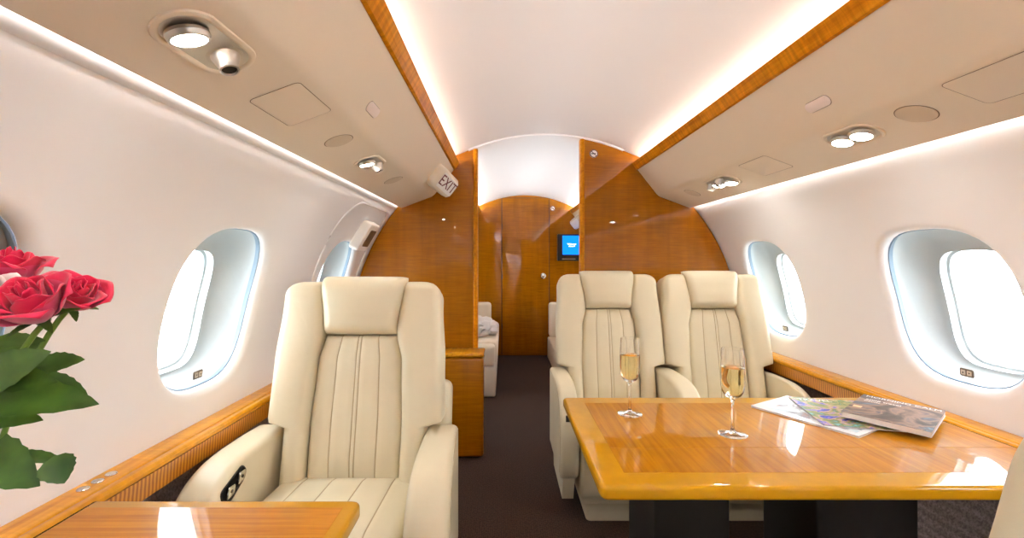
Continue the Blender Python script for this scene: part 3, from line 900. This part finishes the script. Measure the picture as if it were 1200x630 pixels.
REC = math.atan(0.221)
def make_seat(label, loc, rotz, arms, k=1.0, group=None, plinth=0.19, bustle=0.255, stitched=False):
    """arms: list of dicts side, xin, xout, flare"""
    root = thing('aircraft_seat', label, 'seat', loc, rotz, group)
    L = [M['leather'], M['seam']]
    sa, ca = math.sin(REC), math.cos(REC)
    y0, z0 = 0.135, 0.40
    def bf(u, v, w): return Vector((u * k, y0 + v * sa - w * ca, z0 + v * ca + w * sa))
    vz = lambda z: (z - z0) / ca
    VT = vz(1.066)
    # shell
    half = interp([(0, 0.226), (vz(0.595), 0.226), (vz(0.615), 0.283), (vz(0.80), 0.280), (VT - 0.08, 0.268)])
    def uo(v):
        u = half(v); rr = 0.055
        e = VT - v
        if e < rr: u -= rr - math.sqrt(max(0, rr * rr - (rr - e) ** 2))
        return u
    vv = frange(0, VT, 44) + [VT - 0.055 * (1 - math.cos(PI / 2 * q / 6)) for q in range(1, 7)]
    vv = sorted(set(round(v, 5) for v in vv))
    bm = bmesh.new()
    out = [(uo(v) - 0.004, v) for v in vv if v < VT - 0.003] 
    out = out + [(-u, v) for u, v in reversed(out)]
    slab(bm, out, -0.105, 0.004, 0.03, bf, 4)
    link('back_shell', bm, L, root, smooth=50)
    bm = bmesh.new()      # rounded rear bustle low on the shell
    slab(bm, rrect(-bustle, bustle, vz(0.40), vz(0.735), 0.03), -0.225, -0.105, 0.03, bf, 4)
    link('rear_bustle', bm, L, root, smooth=50)
    # bolsters either side, from arm height to the shoulder
    ui = interp([(0, 0.150), (vz(0.60), 0.152), (vz(0.80), 0.143), (vz(0.885), 0.124), (vz(0.90), 0.122), (VT, 0.142)])
    for s in (-1, 1):
        bm = bmesh.new()
        fr = (lambda u, v, w: bf(u, v, w)) if s > 0 else (lambda u, v, w: bf(-u, v, w))
        strip_pad(bm, vv, lambda v: ui(v) + 0.001, uo, fr, 0.062, 0.026, 0.010, (), 0.02, 0.035)
        bo = link('side_bolster', bm, L, root, smooth=50)
        if stitched:
            bm = bmesh.new()
            v_ = 0.28
            while v_ < VT - 0.02:
                ed = 0.016
                a_, b_ = fr(uo(v_) - ed, v_, 0.0605), fr(uo(min(v_ + 0.009, VT - 0.012)) - ed, v_ + 0.009, 0.0605)
                tube(bm, [a_, b_], 0.0012, 5); v_ += 0.015
            link('stitching', bm, M['stitch'], bo)
    # centre back cushion with stitched panels
    bm = bmesh.new()
    vt = vz(0.886)
    strip_pad(bm, frange(0.03, vt, 26), lambda v: -ui(v) + 0.001, lambda v: ui(v) - 0.001, bf, 0.036, 0.022, 0.014, (-0.50, -0.045, 0.045, 0.50), 0.02, 0.015)
    link('back_cushion', bm, L, root, smooth=50)
    # headrest
    bm = bmesh.new()
    hw = interp([(vt, 0.121), (vt + 0.02, 0.124), (vz(1.075), 0.146)])
    strip_pad(bm, frange(vt + 0.003, vz(1.084), 20), lambda v: -hw(v), hw, bf, 0.075, 0.034, 0.018, (), 0.034, 0.05)
    link('headrest', bm, L, root, smooth=50)
    # seat cushion: lofted from the back to the front edge
    def cf(u, v, w): 
        # v runs from the back (0) to the front (0.42)
        y = 0.135 - v
        return Vector((u * k, y, 0.385 + 0.02 * (v / 0.40) + w))
    bm = bmesh.new()
    strip_pad(bm, frange(0, 0.405, 20), lambda v: -0.226, lambda v: 0.226, cf, 0.062, 0.03, 0.016, (-0.62, -0.21, 0.21, 0.62), 0.02, 0.055, w_base=-0.03)
    link('seat_cushion', bm, L, root, smooth=50)
    # leg rest panel under the front edge
    bm = bmesh.new()
    def lf(u, v, w): return Vector((u * k, -0.215 - w + 0.05 * (v / 0.27), 0.375 - v))
    strip_pad(bm, frange(0, 0.265, 10), lambda v: -0.224, lambda v: 0.224, lf, 0.035, 0.02, 0.008, (-0.32, 0.32), 0.015, 0.02, w_base=-0.02)
    link('leg_rest', bm, L, root, smooth=50)
    # frame and plinth
    bm = bmesh.new(); slab(bm, rrect(-0.21 * k, 0.21 * k, -0.19, 0.20, 0.02, 3), 0.085, 0.352, 0.008, lambda a, b, w: Vector((a, b, w)))
    link('seat_frame', bm, M['leather'], root)
    bm = bmesh.new(); slab(bm, rrect(-plinth * k, plinth * k, -0.17, 0.18, 0.02, 3), 0.0, 0.085, 0.005, lambda a, b, w: Vector((a, b, w)))
    link('plinth', bm, M['leather'], root)
    # armrests
    for a in arms:
        s = a['side']; xin, xout, fl = a['xin'] * k, a['xout'] * k, a.get('flare', 0)
        prof_ = [(0.215, 0.20), (0.215, 0.592)] + [(0.10, 0.598), (-0.02, 0.599), (-0.08, 0.594), (-0.135, 0.580), (-0.18, 0.556), (-0.215, 0.52), (-0.238, 0.475), (-0.250, 0.42), (-0.252, 0.36), (-0.240, 0.28), (-0.215, 0.20)]
        prof_ = [(p[0], p[1] + a.get('dz', 0)) for p in prof_]
        prof_ = round_poly(prof_, [0.02, 0.02] + [0.03] * 10 + [0.03], 3)
        def af(y, z, w, s=s, xin=xin, xout=xout, fl=fl):
            t = (w - 0) / 1.0
            x = xin + (xout - xin) * t
            x += fl * max(0, (0.15 - y) / 0.4) * (0.35 + 0.65 * t)
            return Vector((s * x, y, z))
        bm = bmesh.new()
        n = 5; rw = 0.22; rm = 0.018
        rings = []
        for q in range(n + 1):
            aa = PI / 2 * q / n
            rings.append([af(p[0], p[1], rw * (1 - math.sin(aa))) for p in inset(prof_, rm * (1 - math.cos(aa)))])
        rings = rings[::-1]
        rings.append([af(p[0], p[1], 0.5) for p in prof_])
        for q in range(n + 1):
            aa = PI / 2 * q / n
            rings.append([af(p[0], p[1], 1 - rw * (1 - math.sin(aa))) for p in inset(prof_, rm * (1 - math.cos(aa)))])
        loft(bm, rings, True, True, True)
        arm = link('armrest', bm, L, root, smooth=50)
        # stitched line along the outer shoulder of the arm
        bm = bmesh.new()
        stp = inset(prof_, 0.014)
        idx = [i for i, p in enumerate(prof_) if p[1] > 0.22 and p[0] < 0.20]
        tube(bm, [af(stp[i][0], stp[i][1], 1.0) + Vector((s * 0.0003, 0, 0)) for i in idx], 0.0009, 5)
        link('stitching', bm, M['seam'], arm)
        # lower bracket below the arm
        bm = bmesh.new()
        slab(bm, [(0.18, 0.205), (-0.205, 0.205), (-0.17, 0.10), (0.16, 0.10)], 0.2, 0.8, 0, af)
        link('arm_bracket', bm, M['leather'], arm)
        if a.get('release'):
            bm = bmesh.new()
            slab(bm, rrect(0.28, 0.72, 0.462, 0.490, 0.008), -0.002, 0.002, 0.001, lambda q, z, w: af(-0.2425 - w, z, q))
            link('release_button', bm, M['black'], arm)
        if a.get('recess'):
            rc = round_poly([(-0.155, 0.512), (-0.165, 0.545), (-0.07, 0.575), (-0.052, 0.556), (-0.06, 0.538), (-0.125, 0.506)], 0.010)
            def rf(y, z, w): 
                p = af(y, z, 0.0); return p + Vector((-s * w, 0, 0))
            bm = bmesh.new()
            loft(bm, [[rf(p[0], p[1], w) for p in inset(rc, d)] for d, w in ((-0.004, 0.0), (-0.003, 0.0025), (0.0, 0.003), (0.002, 0.001), (0.003, 0.0006))], True, False, True)
            rim = link('control_recess', bm, M['dark_metal'], arm)
            for cy, cz in ((-0.130, 0.535), (-0.080, 0.552)):
                bm = bmesh.new()
                slab(bm, [(p[0] + cy, p[1] + cz) for p in round_poly([(-0.020, -0.016), (0.012, -0.012), (0.018, 0.012), (-0.012, 0.014)], 0.006)], 0.001, 0.010, 0.003, rf)
                b_ = link('latch', bm, M['chrome'], rim)
                bm = bmesh.new()
                slab(bm, [(cy + p[0] - 0.002, cz + p[1]) for p in oval(0.0045, 0.0045, 16)], 0.0101, 0.0107, 0, rf)
                link('slot', bm, M['dark_metal'], b_)
    return root

make_seat('single cream leather seat with controls in its armrest, beside the roses', (-0.485, 1.34, 0), 0,
          [dict(side=1, xin=0.230, xout=0.332, flare=0.022), dict(side=-1, xin=0.246, xout=0.350, flare=0.0, recess=True)], bustle=0.292)
make_seat('cream leather seat of the pair next to the aisle, behind the table', (0.548, 2.17, 0), 0,
          [dict(side=-1, xin=0.232, xout=0.318, flare=0.0, release=True), dict(side=1, xin=0.232, xout=0.330, flare=0.0)], 0.965, 'paired cream leather seats')
make_seat('cream leather seat of the pair next to the window wall, behind the table', (1.0985, 2.17, 0), 0,
          [dict(side=1, xin=0.232, xout=0.268, flare=0.0, dz=-0.018)], 0.965, 'paired cream leather seats', 0.12)
make_seat('cream leather seat back cut off at the picture corner, facing the table', (0.567, 0.49, 0), PI,
          [dict(side=-1, xin=0.236, xout=0.318, flare=0.0), dict(side=1, xin=0.236, xout=0.318, flare=0.0)], stitched=True)

# seat track in the floor
bm = bmesh.new(); box(bm, 1.200, 1.222, -0.2, 2.6, 0.0005, 0.006)
tag(link('seat_track', bm, M['chrome']), 'thin bright metal seat track in the carpet under the table', 'seat track')

# ------------------------------------------------------------------ tables
def table(label, x0, x1, y0, y1, z, joint, wood, band, peds, round_side):
    root = thing('cabin_table', label, 'table', ((x0 + x1) / 2, (y0 + y1) / 2, 0))
    off = Vector(root.location)
    f = lambda a, b, w: Vector((a, b, w)) - off
    c = 0.022
    rr = [c, 0.004, 0.004, c] if round_side < 0 else [0.004, c, c, 0.004]
    pts = round_poly([(x0, y0), (x1, y0), (x1, y1), (x0, y1)], rr, 6)
    bm = bmesh.new(); slab(bm, pts, z - 0.032, z, 0.009, f, 5)
    link('edge_band', bm, M['band_wood'], root, smooth=35)
    bm = bmesh.new()
    ax0 = x0 + band if round_side < 0 else x0 + 0.012
    ax1 = x1 - band if round_side > 0 else x1 - 0.012
    ys = [y0 + band] + joint + [y1 - band]
    for a, b in zip(ys, ys[1:]):
        slab(bm, [(ax0, a + 0.0008), (ax1, a + 0.0008), (ax1, b - 0.0008), (ax0, b - 0.0008)], z - 0.004, z + 0.0006, 0.0003, f, 1)
    link('top_panel', bm, wood, root, smooth=0)
    for (a, b, c_, d) in peds:
        bm = bmesh.new(); box(bm, a, b, c_, d, 0.0, z - 0.0325, 0.012); bm.transform(Matrix.Translation(-off))
        link('pedestal', bm, M['pedestal'], root)
    return root
TZ = 0.65
table('large glossy wood table with two champagne glasses and magazines', 0.215, 1.370, 1.0, 1.655, TZ, [1.21], M['table_wood'], 0.068,
      [(0.40, 0.60, 1.20, 1.46), (0.83, 1.10, 1.20, 1.46)], -1)
table('glossy wood table corner in front of the lone seat, roses on it', -0.851, -0.294, 0.30, 0.948, TZ, [0.62], M['table_wood_cross'], 0.030,
      [(-0.62, -0.40, 0.50, 0.75)], 1)
TOP = TZ + 0.0007

# ------------------------------------------------------------------ champagne flutes
def flute(x, y, label):
    root = thing('champagne_flute', label, 'glass', (x, y, TOP), 0, 'champagne glasses')
    bm = bmesh.new()
    outer = [(0.0385, 0.0), (0.0392, 0.0012), (0.036, 0.0026), (0.020, 0.0055), (0.008, 0.010), (0.0042, 0.018), (0.0036, 0.05), (0.0036, 0.085), (0.0044, 0.097), (0.010, 0.104), (0.022, 0.112), (0.0285, 0.123), (0.0315, 0.138), (0.0325, 0.155), (0.0322, 0.19), (0.0305, 0.225), (0.0292, 0.245)]
    inner = [(0.0280, 0.245), (0.0293, 0.225), (0.0310, 0.19), (0.0313, 0.155), (0.0303, 0.138), (0.0272, 0.124), (0.020, 0.1145), (0.009, 0.109), (0.001, 0.108)]
    lathe(bm, outer + inner, 48, cap0=True, cap1=True)
    link('glass', bm, M['flute_glass'], root, smooth=60)
    bm = bmesh.new()
    lathe(bm, [(0.001, 0.1085), (0.0088, 0.1095), (0.0196, 0.115), (0.0268, 0.1245), (0.0299, 0.1385), (0.0309, 0.155), (0.0307, 0.192), (0.0295, 0.1925), (0.001, 0.1922)], 48, cap0=True, cap1=True)
    link('champagne', bm, M['wine'], root, smooth=60)
flute(0.409, 1.472, 'champagne glass farther from the magazines, near the aisle edge of the table')
flute(0.655, 1.300, 'champagne glass nearer the magazines, half full')

# ------------------------------------------------------------------ magazines
def magazine(label, cx, cy, z, ang, w, h, th, cover, tilt=(0, 0), inner=None, lines=()):
    root = thing('magazine', label, 'magazine', (cx, cy, z), ang, 'magazines on the table')
    root.rotation_euler = (tilt[0], tilt[1], ang)
    f = lambda a, b, c: Vector((a, b, c))
    bm = bmesh.new()
    rings = 0
    slab(bm, rrect(-w / 2 + 0.001, w / 2 - 0.0015, -h / 2 + 0.0015, h / 2 - 0.0015, 0.002, 2), 0.0006, th - 0.0006, 0, f)
    link('pages', bm, M['paper'], root)
    bm = bmesh.new(); slab(bm, rrect(-w / 2, w / 2, -h / 2, h / 2, 0.002, 2), th - 0.0006, th, 0, f)
    cv = link('cover', bm, cover, root)
    bm = bmesh.new(); slab(bm, rrect(-w / 2, w / 2, -h / 2, h / 2, 0.002, 2), 0.0, 0.0006, 0, f)
    link('back_cover', bm, M['white_paper'], root)
    if inner:
        bm = bmesh.new(); slab(bm, rrect(*inner[0], 0.001, 1), th, th + 0.0002, 0, f); link('picture', bm, inner[1], cv)
    for t, sz, x, y, m in lines:
        text_mesh('lettering', t, sz, m, basis(Vector((x, y, th + 0.0002)), Vector((1, 0, 0)), Vector((0, 1, 0)), Vector((0, 0, 1))), cv, 0.0001, 'LEFT')
    return root
A30 = math.radians(30)
magazine('white magazine lying flat at the bottom of the pile', 1.012, 1.462, TOP, A30, 0.222, 0.312, 0.006, M['white_paper'],
         inner=((-0.085, 0.105, -0.14, 0.11), M['cover_pale']))
magazine('magazine with a green and blue coastal cover, second in the pile', 1.085, 1.462, TOP + 0.0064, math.radians(-14), 0.21, 0.285, 0.004, M['cover_coast'],
         lines=[('TRAVEL', 0.03, -0.085, 0.115, M['white_ink'])])
W3, H3 = 0.205, 0.275
magazine('thick grey magazine lettered in white on top of the pile', 1.205, 1.405, TOP + 0.0165, math.radians(-50), W3, H3, 0.016, M['cover_grey'], tilt=(0, math.radians(1.5)),
         lines=[('MORNING CALM', 0.0245, -0.092, 0.118, M['white_ink']), ('2008 travel', 0.020, -0.085, 0.075, M['white_ink']), ('SPECIAL', 0.012, -0.085, 0.055, M['white_ink']), ('\u25a0', 0.03, -0.096, -0.04, M['sticker'])])

# ------------------------------------------------------------------ roses
def leaf_mesh(bm, base, direction, normal, length, width, curl=0.25, fold=0.18):
    d = Vector(direction).normalized(); n = Vector(normal); n = (n - d * n.dot(d)).normalized(); s = d.cross(n)
    rows = []
    for i in range(13):
        t = i / 12
        wd = width * (math.sin(PI * min(1, t ** 0.75)) ** 0.8) * (1 if t < 1 else 0) * 0.5 + 0.0004
        wd *= 1 + 0.05 * ((i % 2) * 2 - 1)
        c = Vector(base) + d * (length * t) + n * (-curl * length * t * t)
        rows.append([c + s * (wd * q) + n * (fold * wd * abs(q) + 0.0) for q in (-1, -0.5, 0, 0.5, 1)])
    top = loft(bm, rows, False)
    loft(bm, [[p - n * 0.0006 for p in r] for r in rows], False)
def rose(label, head, axis, size, stem_to, leaves, petal='petal', group='red roses', openness=1.0):
    head = Vector(head); ax = Vector(axis).normalized()
    root = thing('rose', label, 'rose', stem_to, 0, group)
    off = Vector(stem_to)
    u = ax.cross(Vector((0.3, 0.9, 0.1))).normalized(); v = ax.cross(u)
    rnd = random.Random(hash(label) % 1000 if False else len(label) * 7 + int(size * 1e4))
    bm = bmesh.new()
    N = 17
    for i in range(N):
        o = i / (N - 1)
        phi = i * 2.39996 + rnd.uniform(-0.1, 0.1)
        rb = 0.10 + 0.50 * o
        hh = (1.02 - 0.10 * o) * rnd.uniform(0.94, 1.05)
        fl = (0.40 * o ** 1.6) * openness * rnd.uniform(0.7, 1.25)
        span = (1.25 - 0.22 * o)
        wob = rnd.uniform(0, 6)
        rows = []
        for a in range(13):
            t = a / 12
            row = []
            for b_ in range(11):
                q = b_ / 5 - 1
                r_ = rb * math.sin(min(1, t * 1.5 + 0.05) * PI / 2) ** 0.8 * (1 - 0.42 * (1 - o) * t)
                curl = max(0, t - 0.52) / 0.48
                r_ += fl * 0.62 * curl ** 1.7 * (1 - 0.35 * q * q)
                r_ += 0.08 * o * abs(q) ** 3 * t + 0.03 * q * t
                z_ = -0.46 + hh * t ** 0.92 - fl * 0.42 * curl ** 2.3
                z_ -= (0.12 + 0.07 * o) * abs(q) ** 2.4 * t ** 3
                z_ += 0.025 * math.sin(5 * q + wob) * t * t
                r_ += 0.02 * math.sin(4 * q + wob * 2) * t * t
                wp = 0.34 + 0.66 * math.sin(PI * min(1, t * 0.78 + 0.10))
                ang = phi + q * span * wp
                row.append(head - off + (u * math.cos(ang) * r_ + v * math.sin(ang) * r_ + ax * z_) * size)
            rows.append(row)
        nf = len(bm.faces); loft(bm, rows, False); bm.faces.ensure_lookup_table()
        if i > 9:
            for fi in range(nf, len(bm.faces)):
                if (fi - nf) // 10 < 8: bm.faces[fi].material_index = 1
    bl = link('bloom', bm, [M[petal], M['petal_pink' if petal == 'petal' else petal]], root, smooth=75)
    sol = bl.modifiers.new('thick', 'SOLIDIFY'); sol.thickness = 0.0008
    base = head - off - ax * size * 0.42
    bm = bmesh.new()
    lathe(bm, [(0.003, -0.010), (0.007, -0.004), (0.010, 0.004), (0.008, 0.008)], 14, frame=lambda x, y, z: base + u * x + v * y + ax * z, cap0=True, cap1=True)
    for c in range(5):
        a = 2 * PI * c / 5 + 0.4
        dr = (u * math.cos(a) + v * math.sin(a)) * 1.0 + ax * 0.15
        leaf_mesh(bm, base + ax * 0.002, dr, ax, size * 0.62, 0.009, 0.15)
    link('sepals', bm, M['leaf'], root, smooth=60)
    bm = bmesh.new()
    p0, p3 = base - ax * 0.006, Vector((0, 0, 0))
    p1 = p0 + Vector((-0.055, 0, -0.055)); p2 = p3 + Vector((0.015, 0, 0.17))
    tube(bm, [p0 * (1 - t) ** 3 + p1 * 3 * t * (1 - t) ** 2 + p2 * 3 * t * t * (1 - t) + p3 * t ** 3 for t in [i / 14 for i in range(15)]], 0.0032, 8)
    link('stem', bm, M['stem'], root)
    for b, d, n, ln, wd, cu in leaves:
        bm = bmesh.new(); leaf_mesh(bm, Vector(b) - off, d, n, ln, wd, cu)
        link('leaf', bm, M['leaf'], root, smooth=60)
    return root
def pix(px, py, d): return Vector(((px - 590) * d / 533.0, d, H - (py - 304) * d / 533.0))
VX, VY = -0.70, 0.56
def base_at(dx, dy): return (VX + dx, VY + dy, TOP + 0.03)
def lf(bx, by, bd, tx, ty, td, wpx, n=(0.15, -0.75, 0.6), cu=0.12):
    b0, t0 = pix(bx, by, bd), pix(tx, ty, td)
    return (b0, t0 - b0 + Vector((0, 0, 0.0)), n, (t0 - b0).length, wpx * bd / 533.0, cu)
rose('open red rose facing the camera, largest and lowest of the three blooms', pix(38, 356, 0.52), (0.12, -0.58, 0.80), 0.056, base_at(0.012, -0.012), [
    lf(-25, 462, 0.53, 102, 466, 0.50, 46, (0.05, -0.75, 0.65), 0.10),
    lf(-30, 452, 0.51, 52, 412, 0.49, 44, (0.2, -0.9, 0.3), 0.05),
    lf(-30, 492, 0.52, 42, 486, 0.50, 30, (0.0, -0.6, 0.8), 0.10),
    lf(-10, 400, 0.54, 50, 396, 0.55, 20, (0.0, -0.7, 0.7), 0.10),
    lf(-25, 438, 0.52, 60, 446, 0.50, 34, (0.1, -0.85, 0.4), 0.06)])
rose('red rose leaning out to the side, outermost of the three blooms', pix(88, 346, 0.57), (0.62, -0.28, 0.72), 0.045, base_at(0.016, 0.014), [
    lf(38, 430, 0.56, 95, 419, 0.56, 26, (0.0, -0.8, 0.6), 0.08),
    lf(40, 440, 0.57, 101, 458, 0.57, 24, (0.1, -0.5, 0.85), 0.10),
    lf(64, 534, 0.57, 74, 566, 0.56, 36, (0.35, -0.85, 0.2), 0.05),
    lf(12, 532, 0.58, 78, 536, 0.57, 17, (0.0, -0.35, 0.95), 0.12)])
rose('red rose at the picture edge, highest of the three blooms', pix(12, 317, 0.60), (0.12, -0.10, 0.96), 0.056, base_at(-0.010, 0.014), [
    lf(-30, 520, 0.57, 40, 568, 0.55, 50, (0.25, -0.85, 0.45), 0.08),
    lf(-40, 540, 0.58, 30, 535, 0.58, 40, (0.1, -0.6, 0.8), 0.15),
    lf(-35, 430, 0.60, 45, 400, 0.60, 40, (0.0, -0.8, 0.5), 0.08)])
rose('white bloom just peeking in at the picture edge among red roses', pix(-14, 345, 0.55), (0.2, -0.6, 0.7), 0.042, base_at(-0.014, -0.010), [], 'petal_white', 'white flowers')
vase = thing('glass_vase', 'clear glass vase of roses standing on the small table', 'vase', (VX, VY, TOP))
bm = bmesh.new()
lathe(bm, [(0.036, 0), (0.040, 0.004), (0.040, 0.10), (0.034, 0.15), (0.042, 0.20), (0.040, 0.20), (0.032, 0.15), (0.037, 0.10), (0.037, 0.012), (0.001, 0.012)], 40, cap0=True, cap1=True)
link('glass', bm, M['vase_glass'], vase, smooth=60)

# ------------------------------------------------------------------ light
w = bpy.data.worlds.new('daylight'); SC.world = w; w.use_nodes = True
nt = w.node_tree
for n in list(nt.nodes): nt.nodes.remove(n)
out = nt.nodes.new('ShaderNodeOutputWorld'); bg = nt.nodes.new('ShaderNodeBackground')
tc = nt.nodes.new('ShaderNodeTexCoord'); sx = nt.nodes.new('ShaderNodeSeparateXYZ')
nt.links.new(tc.outputs['Generated'], sx.inputs[0])
c = ramp(nt, sx.outputs[2], [(0.0, (0.95, 0.98, 1.0, 1)), (0.10, (0.98, 0.99, 1.0, 1)), (0.5, (0.90, 0.95, 1.0, 1))])
nt.links.new(c, bg.inputs[0]); bg.inputs[1].default_value = 4.6
nt.links.new(bg.outputs[0], out.inputs[0])

# ------------------------------------------------------------------ camera
cam = bpy.data.cameras.new('camera'); co = bpy.data.objects.new('camera', cam); COL.objects.link(co)
cam.sensor_width = 36.0; cam.sensor_fit = 'HORIZONTAL'; cam.lens = 36.0 * 533.0 / 1200.0
cam.shift_x = 10.0 / 1200.0; cam.shift_y = -11.0 / 1200.0
cam.clip_start = 0.02
co.location = (0, 0, H); co.rotation_euler = (PI / 2, 0, 0)
SC.camera = co
vs = SC.view_settings
vs.view_transform = 'Standard'; vs.look = 'None'; vs.gamma = 1.0; vs.use_curve_mapping = False
vs.exposure = 1.95
SC.cycles.max_bounces = 16; SC.cycles.diffuse_bounces = 7; SC.cycles.glossy_bounces = 6
SC.cycles.transmission_bounces = 14; SC.cycles.transparent_max_bounces = 16
SC.cycles.sample_clamp_indirect = 8.0
